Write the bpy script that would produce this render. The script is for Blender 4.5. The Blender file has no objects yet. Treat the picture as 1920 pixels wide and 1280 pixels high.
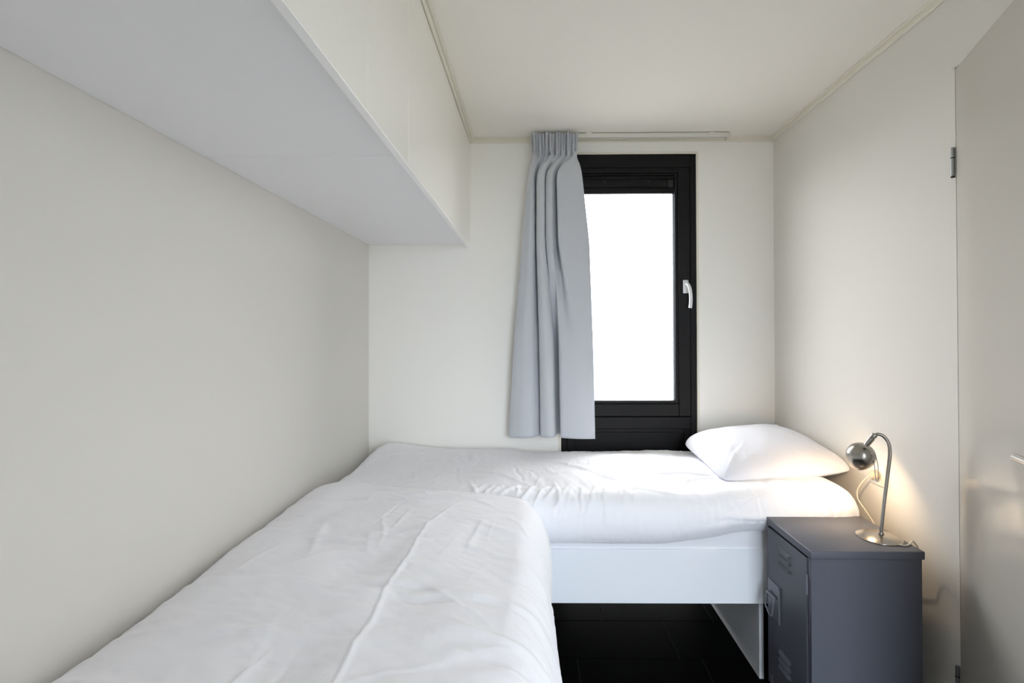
import bpy, bmesh, math, random
import numpy as np
from mathutils import Vector, Matrix

# ------------------------------------------------------------------ scene, camera, light
scene = bpy.context.scene
C = scene.collection
random.seed(7)
rng = np.random.default_rng(11)

F_PX, YAW, PITCH, ROLL = 903.26, 0.0101, 0.0084, 0.0023
CAM_H = 1.3894
cam_data = bpy.data.cameras.new('camera')
cam_data.sensor_fit = 'HORIZONTAL'
cam_data.sensor_width = 36.0
cam_data.lens = 36.0 * F_PX / 1920.0
cam_data.shift_x = -36.63 / 1920.0
cam_data.shift_y = -19.68 / 1920.0
cam_data.clip_start = 0.02
cam = bpy.data.objects.new('camera', cam_data)
C.objects.link(cam)
_fw = Vector((-math.sin(YAW) * math.cos(PITCH), math.cos(YAW) * math.cos(PITCH), math.sin(PITCH)))
_r0 = Vector((math.cos(YAW), math.sin(YAW), 0))
_u0 = _r0.cross(_fw)
_r = _r0 * math.cos(ROLL) - _u0 * math.sin(ROLL)
_u = _r.cross(_fw)
cam.matrix_world = Matrix(((_r.x, _u.x, -_fw.x, 0), (_r.y, _u.y, -_fw.y, 0), (_r.z, _u.z, -_fw.z, CAM_H), (0, 0, 0, 1)))
scene.camera = cam

SKY = 30.0                     # zenith radiance of a bright overcast sky, a little less at the horizon
world = bpy.data.worlds.new('overcast_sky')
scene.world = world
world.use_nodes = True
wn = world.node_tree
bg = wn.nodes['Background']
bg.inputs['Strength'].default_value = SKY
_tc = wn.nodes.new('ShaderNodeTexCoord')
_sx = wn.nodes.new('ShaderNodeSeparateXYZ')
_mr = wn.nodes.new('ShaderNodeMapRange')
_mr.inputs['From Min'].default_value = 0.0
_mr.inputs['From Max'].default_value = 1.0
_mr.inputs['To Min'].default_value = 0.75
_mr.inputs['To Max'].default_value = 1.0
_mx = wn.nodes.new('ShaderNodeMix')
_mx.data_type = 'RGBA'
_mx.inputs['A'].default_value = (0, 0, 0, 1)
_mx.inputs['B'].default_value = (0.97, 0.985, 1.0, 1)
wn.links.new(_tc.outputs['Generated'], _sx.inputs['Vector'])
wn.links.new(_sx.outputs['Z'], _mr.inputs['Value'])
wn.links.new(_mr.outputs['Result'], _mx.inputs['Factor'])
wn.links.new(_mx.outputs['Result'], bg.inputs['Color'])

vs = scene.view_settings
vs.view_transform = 'Standard'
vs.look = 'None'
vs.gamma = 1.0
vs.use_curve_mapping = False
vs.exposure = -0.62
scene.cycles.max_bounces = 14
scene.cycles.diffuse_bounces = 10
scene.cycles.glossy_bounces = 5
scene.cycles.transmission_bounces = 6
scene.cycles.transparent_max_bounces = 10
scene.cycles.sample_clamp_indirect = 12.0
scene.cycles.caustics_reflective = False
scene.cycles.caustics_refractive = False

# room extents (metres; x right, y into the picture, z up, camera above the origin)
XL, XR, YB, YR, ZC = -0.974, 1.3715, 2.79, -0.60, 2.530
# window in the back wall
WX0, WX1, WZ0, WZ1 = 0.139, 0.928, 0.02, 2.440
# open doorway in the wall behind the camera, passage beyond it, glazed outer door at its end
RX0, RX1, RZ0, RZ1 = 0.36, 1.34, 0.0, 2.20
PY, PX0, PX1 = -1.45, 0.36, 1.95
EX0, EX1, EZ0, EZ1 = 0.48, 1.80, 0.06, 2.30


def portal(name, loc, rot, sx, sy):
    ld = bpy.data.lights.new(name, 'AREA')
    ld.shape = 'RECTANGLE'
    ld.size, ld.size_y = sx, sy
    ld.cycles.is_portal = True
    o = bpy.data.objects.new(name, ld)
    o.location = loc
    o.rotation_euler = rot
    C.objects.link(o)


portal('window_portal', (0.535, YB + 0.075, 1.60), (-math.pi / 2, 0, 0), 0.60, 1.30)
portal('window_portal', ((EX0 + EX1) / 2, PY - 0.12, (EZ0 + EZ1) / 2), (math.pi / 2, 0, 0), EX1 - EX0, EZ1 - EZ0)


# ------------------------------------------------------------------ helpers
def lin(r, g, b):
    f = lambda c: c / 12.92 if c <= 0.04045 else ((c + 0.055) / 1.055) ** 2.4
    return (f(r / 255), f(g / 255), f(b / 255), 1)


def mat(name, col, rough=0.6, metal=0.0, spec=0.5, bump=None, var=None, sheen=0.0, coat=0.0):
    """principled material; bump=(scale, strength, distance[, stretch]); var=(scale, amount)"""
    m = bpy.data.materials.new(name)
    m.use_nodes = True
    nt = m.node_tree
    p = nt.nodes['Principled BSDF']
    p.inputs['Base Color'].default_value = col
    p.inputs['Roughness'].default_value = rough
    p.inputs['Metallic'].default_value = metal
    p.inputs['Specular IOR Level'].default_value = spec
    p.inputs['Sheen Weight'].default_value = sheen
    p.inputs['Coat Weight'].default_value = coat
    if bump or var:
        tc = nt.nodes.new('ShaderNodeTexCoord')
    if bump:
        mp = nt.nodes.new('ShaderNodeMapping')
        if len(bump) > 3:
            mp.inputs['Scale'].default_value = bump[3]
        nz = nt.nodes.new('ShaderNodeTexNoise')
        nz.inputs['Scale'].default_value = bump[0]
        nz.inputs['Detail'].default_value = 4
        bp = nt.nodes.new('ShaderNodeBump')
        bp.inputs['Strength'].default_value = bump[1]
        bp.inputs['Distance'].default_value = bump[2]
        nt.links.new(tc.outputs['Object'], mp.inputs['Vector'])
        nt.links.new(mp.outputs['Vector'], nz.inputs['Vector'])
        nt.links.new(nz.outputs['Fac'], bp.inputs['Height'])
        nt.links.new(bp.outputs['Normal'], p.inputs['Normal'])
    if var:
        nz = nt.nodes.new('ShaderNodeTexNoise')
        nz.inputs['Scale'].default_value = var[0]
        nz.inputs['Detail'].default_value = 6
        nt.links.new(tc.outputs['Object'], nz.inputs['Vector'])
        mx = nt.nodes.new('ShaderNodeMix')
        mx.data_type = 'RGBA'
        k = var[1]
        mx.inputs['A'].default_value = tuple(c * (1 - k) for c in col[:3]) + (1,)
        mx.inputs['B'].default_value = tuple(min(1, c * (1 + k)) for c in col[:3]) + (1,)
        nt.links.new(nz.outputs['Fac'], mx.inputs['Factor'])
        nt.links.new(mx.outputs['Result'], p.inputs['Base Color'])
    return m


def emission(name, col, s):
    m = bpy.data.materials.new(name)
    m.use_nodes = True
    nt = m.node_tree
    p = nt.nodes['Principled BSDF']
    p.inputs['Emission Color'].default_value = col
    p.inputs['Emission Strength'].default_value = s
    return m


def glass_mat(name, tint=(1, 1, 1, 1)):
    m = bpy.data.materials.new(name)
    m.use_nodes = True
    nt = m.node_tree
    out = nt.nodes['Material Output']
    tr = nt.nodes.new('ShaderNodeBsdfTransparent')
    tr.inputs['Color'].default_value = tint
    gl = nt.nodes.new('ShaderNodeBsdfGlossy')
    gl.inputs['Roughness'].default_value = 0.02
    fr = nt.nodes.new('ShaderNodeFresnel')
    # the sheet does not bend the rays, so both of its faces must answer like an outer face
    ge = nt.nodes.new('ShaderNodeNewGeometry')
    io = nt.nodes.new('ShaderNodeMapRange')
    io.inputs['To Min'].default_value = 1.45
    io.inputs['To Max'].default_value = 1.0 / 1.45
    nt.links.new(ge.outputs['Backfacing'], io.inputs['Value'])
    nt.links.new(io.outputs['Result'], fr.inputs['IOR'])
    mx = nt.nodes.new('ShaderNodeMixShader')
    nt.links.new(fr.outputs['Fac'], mx.inputs['Fac'])
    nt.links.new(tr.outputs['BSDF'], mx.inputs[1])
    nt.links.new(gl.outputs['BSDF'], mx.inputs[2])
    nt.links.new(mx.outputs['Shader'], out.inputs['Surface'])
    return m


def empty(name, loc=(0, 0, 0), rotz=0.0):
    o = bpy.data.objects.new(name, None)
    C.objects.link(o)
    o.location = loc
    o.rotation_euler = (0, 0, rotz)
    o.empty_display_size = 0.1
    return o


def tag(o, label=None, cat=None, group=None, kind=None):
    if label: o['label'] = label
    if cat: o['category'] = cat
    if group: o['group'] = group
    if kind: o['kind'] = kind
    return o


def obj(name, bm, m, parent=None, smooth=False, auto=None):
    bmesh.ops.recalc_face_normals(bm, faces=bm.faces[:])
    me = bpy.data.meshes.new(name)
    bm.to_mesh(me)
    bm.free()
    o = bpy.data.objects.new(name, me)
    C.objects.link(o)
    me.materials.append(m)
    if smooth:
        me.shade_smooth()
    if auto is not None:
        me.shade_smooth()
        me.set_sharp_from_angle(angle=math.radians(auto))
    if parent:
        o.parent = parent
    return o


def grid_obj(name, P, m, parent=None, flip=False, close_u=False):
    """P: array (n, k, 3)"""
    n, k = P.shape[:2]
    idx = np.arange(n * k).reshape(n, k)
    a, b, c, d = idx[:-1, :-1], idx[1:, :-1], idx[1:, 1:], idx[:-1, 1:]
    f = np.stack([a, b, c, d] if not flip else [a, d, c, b], -1).reshape(-1, 4)
    me = bpy.data.meshes.new(name)
    me.from_pydata(P.reshape(-1, 3).tolist(), [], f.tolist())
    me.shade_smooth()
    me.materials.append(m)
    o = bpy.data.objects.new(name, me)
    C.objects.link(o)
    if parent:
        o.parent = parent
    return o


def box(bm, x0, x1, y0, y1, z0, z1, bev=0.0, seg=2, M=None):
    v = [bm.verts.new(p) for p in ((x0, y0, z0), (x1, y0, z0), (x1, y1, z0), (x0, y1, z0),
                                   (x0, y0, z1), (x1, y0, z1), (x1, y1, z1), (x0, y1, z1))]
    fs = [bm.faces.new([v[i] for i in q]) for q in ((0, 3, 2, 1), (4, 5, 6, 7), (0, 1, 5, 4), (1, 2, 6, 5), (2, 3, 7, 6), (3, 0, 4, 7))]
    if bev > 0:
        es = list({e for f in fs for e in f.edges})
        r = bmesh.ops.bevel(bm, geom=es, offset=bev, segments=seg, profile=0.5, affect='EDGES')
        v = list({w for f in r['faces'] for w in f.verts} | {w for w in v if w.is_valid})
    if M is not None:
        bmesh.ops.transform(bm, matrix=M, verts=v)
    return bm


def bx(x0, x1, y0, y1, z0, z1, bev=0.0, seg=2, M=None):
    return box(bmesh.new(), x0, x1, y0, y1, z0, z1, bev, seg, M)


def catmull(pts, n=8):
    pts = [Vector(p) for p in pts]
    P = [pts[0] * 2 - pts[1]] + pts + [pts[-1] * 2 - pts[-2]]
    out = []
    for i in range(1, len(P) - 2):
        for k in range(n):
            t = k / n
            a, b, c, d = P[i - 1], P[i], P[i + 1], P[i + 2]
            out.append(0.5 * ((2 * b) + (c - a) * t + (2 * a - 5 * b + 4 * c - d) * t * t + (3 * b - a - 3 * c + d) * t ** 3))
    out.append(pts[-1])
    return out


def tube(bm, pts, r, seg=12, cap=True, closed=False):
    pts = [Vector(p) for p in pts]
    n = len(pts)
    rad = r if isinstance(r, (list, tuple)) else [r] * n
    rings = []
    t = (pts[1] - pts[0]).normalized()
    up = Vector((0, 0, 1)) if abs(t.z) < 0.9 else Vector((1, 0, 0))
    nrm = t.cross(up).normalized()
    for i in range(n):
        if closed:
            t2 = (pts[(i + 1) % n] - pts[i - 1]).normalized()
        else:
            t2 = (pts[min(i + 1, n - 1)] - pts[max(i - 1, 0)]).normalized()
        nrm = (nrm - t2 * nrm.dot(t2)).normalized()
        bi = t2.cross(nrm)
        rings.append([bm.verts.new(pts[i] + (nrm * math.cos(a) + bi * math.sin(a)) * rad[i])
                      for a in (2 * math.pi * k / seg for k in range(seg))])
    for i in range(n if closed else n - 1):
        A, B = rings[i], rings[(i + 1) % n]
        for k in range(seg):
            bm.faces.new((A[k], A[(k + 1) % seg], B[(k + 1) % seg], B[k]))
    if cap and not closed:
        bm.faces.new(rings[0][::-1])
        bm.faces.new(rings[-1])
    return bm


def lathe(bm, prof, M=None, seg=40):
    """prof: list of (radius, height); poles where the radius is 0"""
    M = M or Matrix.Identity(4)
    rings = []
    for r, z in prof:
        if r < 1e-6:
            rings.append([bm.verts.new(M @ Vector((0, 0, z)))])
        else:
            rings.append([bm.verts.new(M @ Vector((r * math.cos(2 * math.pi * k / seg), r * math.sin(2 * math.pi * k / seg), z))) for k in range(seg)])
    for A, B in zip(rings, rings[1:]):
        for k in range(seg):
            k2 = (k + 1) % seg
            if len(A) == 1 and len(B) == 1:
                continue
            if len(A) == 1:
                bm.faces.new((A[0], B[k2], B[k]))
            elif len(B) == 1:
                bm.faces.new((A[k], A[k2], B[0]))
            else:
                bm.faces.new((A[k], A[k2], B[k2], B[k]))
    return bm


def aim(loc, d):
    """matrix whose local +z looks along d"""
    return Matrix.Translation(loc) @ Vector(d).to_track_quat('Z', 'Y').to_matrix().to_4x4()


def vnoise(x, y, seed=0):
    """smooth value noise in numpy, about -1..1"""
    xi, yi = np.floor(x).astype(np.int64), np.floor(y).astype(np.int64)
    fx, fy = x - xi, y - yi
    fx = fx * fx * fx * (fx * (fx * 6 - 15) + 10)
    fy = fy * fy * fy * (fy * (fy * 6 - 15) + 10)

    def h(a, b):
        n = (a * 374761393 + b * 668265263 + seed * 1442695041) & 0x7fffffff
        n = ((n ^ (n >> 13)) * 1274126177) & 0x7fffffff
        return ((n ^ (n >> 16)) & 0xffff) / 32767.5 - 1
    return (h(xi, yi) * (1 - fx) + h(xi + 1, yi) * fx) * (1 - fy) + (h(xi, yi + 1) * (1 - fx) + h(xi + 1, yi + 1) * fx) * fy


def sstep(a, b, x):
    t = np.clip((x - a) / (b - a), 0, 1)
    return t * t * (3 - 2 * t)


# ------------------------------------------------------------------ materials
M_passage = mat('pale_passage_paint', lin(205, 206, 208), 0.8)
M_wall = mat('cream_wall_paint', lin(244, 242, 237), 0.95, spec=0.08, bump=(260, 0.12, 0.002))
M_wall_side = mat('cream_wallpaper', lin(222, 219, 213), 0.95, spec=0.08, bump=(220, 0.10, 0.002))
M_ceil = mat('ceiling_paint', lin(236, 232, 224), 0.95, spec=0.1)
M_trim = mat('cream_trim', lin(226, 222, 208), 0.5, spec=0.4)
M_cup_face = mat('cream_gloss_panel', lin(244, 241, 234), 0.22, spec=0.5)
M_cup_under = mat('white_laminate_panel', lin(238, 238, 240), 0.45, spec=0.4)
M_edge = mat('white_edge_lipping', lin(251, 251, 250), 0.5)
M_door = mat('door_gloss_paint', lin(184, 180, 172), 0.10, spec=0.55)  # darkened in place of lens falloff towards the image edge
M_tile = mat('black_floor_tile', (0.0026, 0.0025, 0.0024, 1), 0.5, spec=0.04, var=(9, 0.45), bump=(30, 0.15, 0.002, (1, 6, 1)))
M_grout = mat('grey_grout', (0.05, 0.05, 0.05, 1), 0.9)
M_frame = mat('black_window_paint', (0.0060, 0.0052, 0.0056, 1), 0.5, spec=0.18)
M_gasket = mat('black_gasket', (0.004, 0.004, 0.004, 1), 0.6)
M_spacer = mat('aluminium_spacer', (0.60, 0.62, 0.68, 1), 0.5)
M_alu = mat('white_aluminium', lin(214, 216, 218), 0.3, metal=0.0, spec=0.6)
M_glass = glass_mat('window_glass')
M_glass_blue = glass_mat('blue_tinted_glass', (0.91, 0.955, 1.0, 1))  # tint put in to cool the daylight from behind
M_bed = mat('white_bed_laminate', lin(236, 239, 245), 0.4, spec=0.45)  # faint blue stands in for the cool light on the rail
M_sheet = mat('white_mattress_cotton', lin(232, 233, 238), 0.9, spec=0.1, bump=(700, 0.1, 0.001))
M_curtain = mat('grey_curtain_fabric', lin(194, 197, 203), 0.85, spec=0.15, sheen=0.15, bump=(900, 0.12, 0.0008))
M_rail = mat('white_curtain_track', lin(224, 222, 214), 0.4)
M_lock = mat('grey_locker_enamel', (0.098, 0.103, 0.128, 1), 0.42, spec=0.35, bump=(900, 0.05, 0.0005))
M_lock_hw = mat('grey_pressed_steel', (0.20, 0.205, 0.24, 1), 0.35, metal=0.3)
M_lock_dark = mat('black_locker_foot', (0.02, 0.02, 0.022, 1), 0.6)
M_steel = mat('brushed_nickel', (0.37, 0.345, 0.31, 1), 0.26, metal=1.0, bump=(40, 0.02, 0.0005, (1, 1, 30)))
M_chrome = mat('door_handle_steel', (0.62, 0.60, 0.57, 1), 0.2, metal=1.0)
M_cable = mat('clear_white_cable', lin(225, 216, 200), 0.35, spec=0.6)
M_plastic = mat('cream_socket_plastic', lin(226, 222, 214), 0.35)
M_plug = mat('beige_plug_plastic', lin(196, 184, 164), 0.4)
M_bulb = emission('warm_bulb', (1.0, 0.72, 0.40, 1), 60)
M_hinge = mat('zinc_hinge', (0.42, 0.44, 0.44, 1), 0.4, metal=0.9)


def bedding_mat(name, col):
    m = mat(name, col, 0.88, spec=0.12, sheen=0.1)
    nt = m.node_tree
    p = nt.nodes['Principled BSDF']
    tc = nt.nodes.new('ShaderNodeTexCoord')
    nz = nt.nodes.new('ShaderNodeTexNoise')
    nz.inputs['Scale'].default_value = 38
    nz.inputs['Detail'].default_value = 5
    mp = nt.nodes.new('ShaderNodeMapping')
    mp.inputs['Scale'].default_value = (0.35, 1.0, 1.0)
    nt.links.new(tc.outputs['Object'], mp.inputs['Vector'])
    nt.links.new(mp.outputs['Vector'], nz.inputs['Vector'])
    b1 = nt.nodes.new('ShaderNodeBump')
    b1.inputs['Strength'].default_value = 0.22
    b1.inputs['Distance'].default_value = 0.004
    nt.links.new(nz.outputs['Fac'], b1.inputs['Height'])
    # fine woven check
    w1 = nt.nodes.new('ShaderNodeTexWave')
    w1.bands_direction = 'X'
    w1.inputs['Scale'].default_value = 16
    w2 = nt.nodes.new('ShaderNodeTexWave')
    w2.bands_direction = 'Y'
    w2.inputs['Scale'].default_value = 16
    pw = []
    for w in (w1, w2):
        nt.links.new(tc.outputs['Object'], w.inputs['Vector'])
        q = nt.nodes.new('ShaderNodeMath')
        q.operation = 'POWER'
        q.inputs[1].default_value = 14
        nt.links.new(w.outputs['Fac'], q.inputs[0])
        pw.append(q)
    ad = nt.nodes.new('ShaderNodeMath')
    ad.operation = 'MAXIMUM'
    nt.links.new(pw[0].outputs[0], ad.inputs[0])
    nt.links.new(pw[1].outputs[0], ad.inputs[1])
    b2 = nt.nodes.new('ShaderNodeBump')
    b2.inputs['Strength'].default_value = 0.12
    b2.inputs['Distance'].default_value = 0.001
    nt.links.new(ad.outputs[0], b2.inputs['Height'])
    nt.links.new(b1.outputs['Normal'], b2.inputs['Normal'])
    nt.links.new(b2.outputs['Normal'], p.inputs['Normal'])
    return m


M_duvet = bedding_mat('white_duvet_cotton', lin(243, 243, 248))  # slight blue put into the cotton for the cool light from behind
M_pillow = bedding_mat('white_pillow_cotton', lin(224, 224, 231))

# ------------------------------------------------------------------ setting: floor with tiles
floor = obj('floor', bx(XL - 0.1, XR + 1.25, PY - 0.1, YB + 0.1, -0.10, -0.0035), M_grout)
tag(floor, 'black rectangular tile floor with thin grey joints under the beds', 'floor', kind='structure')
TW, TH, GAP = 0.533, 0.274, 0.0032
tile_mesh = {}
known = {0: 0.080, 1: 0.321, -1: 0.173}
row = -12
while True:
    ya, yb = 2.083 + row * TH, 2.083 + (row + 1) * TH
    if ya > YB:
        break
    if yb > YR:
        off = known.get(row, (0.19 * row * 1.7) % TW)
        k0 = math.floor((XL - off) / TW)
        for k in range(k0, k0 + 7):
            xa, xb = max(XL, off + k * TW) + GAP / 2, min(XR, off + (k + 1) * TW) - GAP / 2
            y0, y1 = max(YR, ya) + GAP / 2, min(YB, yb) - GAP / 2
            if xb - xa < 0.01 or y1 - y0 < 0.01:
                continue
            w, l = round(xb - xa, 4), round(y1 - y0, 4)
            if (w, l) not in tile_mesh:
                t = obj('tile', bx(-w / 2, w / 2, -l / 2, l / 2, -0.004, 0.0, 0.0008, 1), M_tile, floor)
                tile_mesh[(w, l)] = t.data
            else:
                t = bpy.data.objects.new('tile', tile_mesh[(w, l)])
                C.objects.link(t)
                t.parent = floor
            t.location = ((xa + xb) / 2, (y0 + y1) / 2, 0)
    row += 1

ground = obj('ground', bx(-40, 40, -40, 40, -0.40, -0.30), mat('outdoor_paving', (0.20, 0.20, 0.19, 1), 0.9, var=(3, 0.2)))
tag(ground, 'pale outdoor paving beyond the window', 'ground', kind='structure')

# walls and ceiling
tag(obj('ceiling', bx(XL - 0.1, XR + 0.1, YR - 0.1, YB + 0.1, ZC, ZC + 0.08), M_ceil), 'plain off-white painted ceiling', 'ceiling', kind='structure')
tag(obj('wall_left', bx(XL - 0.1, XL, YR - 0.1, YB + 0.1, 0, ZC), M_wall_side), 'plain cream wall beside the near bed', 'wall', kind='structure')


def wall_with_hole(name, axis, a0, a1, z1, h0, h1, hz0, hz1, t0, t1, m):
    """four blocks round an opening; axis 'x': wall runs along x, 'y': along y"""
    bm = bmesh.new()
    rects = [(a0, h0, 0, z1), (h1, a1, 0, z1), (h0, h1, hz1, z1)]
    if hz0 > 0.03:
        rects.append((h0, h1, 0, hz0))
    for p, q, r, s in rects:
        if axis == 'x':
            box(bm, p, q, t0, t1, r, s)
        else:
            box(bm, t0, t1, p, q, r, s)
    bmesh.ops.remove_doubles(bm, verts=bm.verts, dist=1e-5)
    return obj(name, bm, m)


tag(wall_with_hole('wall_back', 'x', XL, XR, ZC, WX0 - 0.010, WX1 + 0.010, WZ0, WZ1 + 0.010, YB, YB + 0.07, M_wall),
    'cream end wall round the black window', 'wall', kind='structure')
DH = (1.366, 1.576)           # hinge corner of the door
DW, DZ = 0.70, 2.252          # door leaf
DOOR_Y0, DOOR_Y1, DOOR_TOP = DH[1] - DW - 0.02, DH[1] + 0.012, 2.262
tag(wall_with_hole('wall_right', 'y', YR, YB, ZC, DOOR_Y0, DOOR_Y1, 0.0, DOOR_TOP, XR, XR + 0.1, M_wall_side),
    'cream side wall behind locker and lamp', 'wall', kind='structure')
tag(wall_with_hole('wall_rear', 'x', XL, XR, ZC, RX0, RX1, RZ0, RZ1, YR - 0.14, YR, M_wall),
    'cream wall with an open doorway behind the viewer', 'wall', kind='structure')
bm = bmesh.new()
box(bm, PX0 - 0.1, PX0, PY, YR - 0.14, 0, ZC)
box(bm, PX1, PX1 + 0.1, PY, YR - 0.14, 0, ZC)
box(bm, PX0 - 0.1, PX1 + 0.1, PY, YR - 0.14, ZC, ZC + 0.08)
tag(obj('wall_passage', bm, M_passage), 'pale grey passage walls beyond the doorway behind the viewer', 'wall', kind='structure')
tag(wall_with_hole('wall_passage_end', 'x', PX0 - 0.1, PX1 + 0.1, ZC, EX0, EX1, EZ0, EZ1, PY - 0.10, PY, M_passage),
    'end wall of the passage round the glazed outer door', 'wall', kind='structure')
bm = bmesh.new()
box(bm, XR + 1.0, XR + 1.1, DOOR_Y0 - 0.6, DOOR_Y1 + 0.6, 0, ZC)
box(bm, XR + 0.1, XR + 1.0, DOOR_Y0 - 0.6, DOOR_Y0 - 0.5, 0, ZC)
box(bm, XR + 0.1, XR + 1.0, DOOR_Y1 + 0.5, DOOR_Y1 + 0.6, 0, ZC)
box(bm, XR + 0.1, XR + 1.1, DOOR_Y0 - 0.6, DOOR_Y1 + 0.6, ZC, ZC + 0.08)
tag(obj('wall_hall', bm, M_wall), 'plain hallway walls beyond the open door', 'wall', kind='structure')

# cornice strips where the walls meet the ceiling
XS, ZS = -0.383, 1.899       # lower front edge of the overhead cupboard


def cornice(name, x0, x1, y0, y1, label, axis):
    bm = bmesh.new()
    zt, zb = ZC, 2.503
    t = 0.012
    if axis == 'x':
        box(bm, x0, x1, y1 - t, y1, zb, zt, 0.003)
        box(bm, x0, x1, y1 - t * 2, y1 - t, zt - 0.008, zt, 0.002)
    elif axis == '+x':
        box(bm, x1 - t, x1, y0, y1, zb, zt, 0.003)
        box(bm, x1 - t * 2, x1 - t, y0, y1, zt - 0.008, zt, 0.002)
    else:
        box(bm, x0, x0 + t, y0, y1, zb, zt, 0.003)
        box(bm, x0 + t, x0 + t * 2, y0, y1, zt - 0.008, zt, 0.002)
    tag(obj(name, bm, M_trim), label, 'trim', kind='structure')


tag(obj('added_overhang', bx(XL - 0.4, XR + 0.4, YB + 0.101, YB + 0.85, ZC + 0.03, ZC + 0.16), M_trim), 'added unseen overhang outside, shading the window from high sky', 'added_overhang', kind='structure')  # added out of view: blocks high sky so the bed top dims
cornice('trim_1', XS, XR, 0, YB, 'thin cream cornice strip above the window', 'x')
cornice('trim_2', 0, XR, YR, YB, 'thin cream cornice strip above the locker wall', '+x')
cornice('trim_3', XS + 0.001, 0, YR, YB - 0.025, 'thin cream cornice strip along the overhead cupboard top', '-x')

# ------------------------------------------------------------------ window in the back wall
win = empty('window_1', (0, YB, 0))
tag(win, 'tall black framed window with blown white daylight behind grey curtain', 'window', kind='structure')
yF = YB + 0.004                # face of the fixed frame


def wpart(name, m, rects, y0, y1, bev=0.002, parent=win, sharp=True):
    bm = bmesh.new()
    for x0, x1, z0, z1 in rects:
        box(bm, x0, x1, y0 - YB, y1 - YB, z0, z1, bev)
    return obj(name, bm, m, parent)


def ring(x0, x1, z0, z1, w, wt=None, wb=None):
    wt = w if wt is None else wt
    wb = w if wb is None else wb
    return [(x0, x0 + w, z0, z1), (x1 - w, x1, z0, z1), (x0 + w, x1 - w, z1 - wt, z1), (x0 + w, x1 - w, z0, z0 + wb)]


FX0, FX1, FZ1 = 0.141, 0.926, 2.437
SX0, SX1, SZ0, SZ1 = 0.174, 0.893, 0.916, 2.360     # opening sash
GX0, GX1, GZ0, GZ1 = 0.262, 0.808, 1.006, 2.322     # glass seen
wpart('frame_jamb', M_frame, [(FX0, SX0, WZ0, FZ1)], yF, yF + 0.06)
wpart('frame_jamb', M_frame, [(SX1, FX1, WZ0, FZ1)], yF, yF + 0.06)
wpart('frame_head', M_frame, [(SX0, SX1, SZ1, FZ1)], yF, yF + 0.06)
wpart('frame_transom', M_frame, [(SX0, SX1, 0.846, SZ0 - 0.003)], yF + 0.004, yF + 0.06)
sash = wpart('sash', M_frame, ring(SX0 + 0.002, SX1 - 0.002, SZ0 + 0.002, SZ1 - 0.002, 0.068, 0.030, 0.072), yF - 0.003, yF + 0.045, 0.004)
wpart('glazing_bead', M_frame, ring(SX0 + 0.070, SX1 - 0.070, 0.990, SZ1 - 0.032, 0.018, 0.010, 0.018), yF + 0.006, yF + 0.042, 0.003, sash)
wpart('spacer', M_spacer, ring(GX0 - 0.002, GX1 + 0.002, GZ0 - 0.004, GZ1, 0.013, 0.004, 0.008), yF + 0.026, yF + 0.042, 0.0, sash)
wpart('pane', M_glass, [(GX0 - 0.004, GX1 + 0.004, GZ0 - 0.004, GZ1 + 0.004)], yF + 0.032, yF + 0.035, 0.0, sash)
wpart('gasket', M_gasket, ring(SX0 - 0.012, SX1 + 0.012, SZ0 - 0.014, SZ1 + 0.012, 0.03), yF + 0.046, yF + 0.052, 0.0)
# ventilation / blind cassette across the top of the glass
cas = wpart('vent_cassette', M_frame, [(GX0, GX1, 2.212, 2.243)], yF + 0.010, yF + 0.028, 0.003)
wpart('vent_bar', M_frame, [(GX0 + 0.01, GX1 - 0.045, 2.250, 2.290)], yF + 0.014, yF + 0.028, 0.004, cas)
wpart('vent_bar', M_frame, [(GX0, GX1, 2.298, 2.312)], yF + 0.012, yF + 0.028, 0.003, cas)
wpart('vent_backing', M_gasket, [(GX0, GX1, 2.213, 2.324)], yF + 0.025, yF + 0.031, 0.0, cas)
wpart('vent_end_cap', M_gasket, [(GX1 - 0.040, GX1 - 0.006, 2.244, 2.296)], yF + 0.012, yF + 0.028, 0.006, cas)
for sxx in (0.40, 0.655):
    bm = lathe(bmesh.new(), [(0, 0.003), (0.006, 0.0025), (0.0075, 0)], aim((sxx, yF + 0.014 - YB, 2.281), (0, -1, 0)), 14)
    obj('screw', bm, M_gasket, cas)
# lower fixed panel with its moulding
wpart('panel_moulding', M_frame, ring(SX0, SX1, 0.04, 0.846, 0.040, 0.022, 0.06), yF + 0.006, yF + 0.05, 0.004)
wpart('lower_panel', M_frame, [(SX0 + 0.04, SX1 - 0.04, 0.10, 0.824)], yF + 0.022, yF + 0.05, 0.0)
# beads that close the joint to the wall
wpart('joint_bead', M_trim, [(WX0 - 0.011, FX0, WZ0, FZ1 + 0.012)], YB - 0.003, YB + 0.07, 0.001)
wpart('joint_bead', M_trim, [(FX1, WX1 + 0.011, WZ0, FZ1 + 0.012)], YB - 0.003, YB + 0.07, 0.001)
wpart('joint_bead', M_trim, [(FX0, FX1, FZ1, FZ1 + 0.012)], YB - 0.003, YB + 0.07, 0.001)
# tilt handle
hx = 0.862
rose = obj('handle_rose', bx(hx - 0.0155, hx + 0.0155, yF - 0.013 - YB, yF - 0.003 - YB, 1.628, 1.705, 0.0048, 3), M_alu, win, auto=40)
bm = bmesh.new()
pts = catmull([(hx, yF - 0.008 - YB, 1.678), (hx + 0.001, yF - 0.028 - YB, 1.680), (hx + 0.006, yF - 0.046 - YB, 1.668), (hx + 0.0125, yF - 0.050 - YB, 1.640),
               (hx + 0.016, yF - 0.050 - YB, 1.600), (hx + 0.015, yF - 0.049 - YB, 1.565), (hx + 0.012, yF - 0.048 - YB, 1.541)], 6)
tube(bm, pts, [0.0085 if i < 8 else 0.0098 for i in range(len(pts))], 14)
obj('handle_lever', bm, M_alu, win, auto=50)

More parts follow.
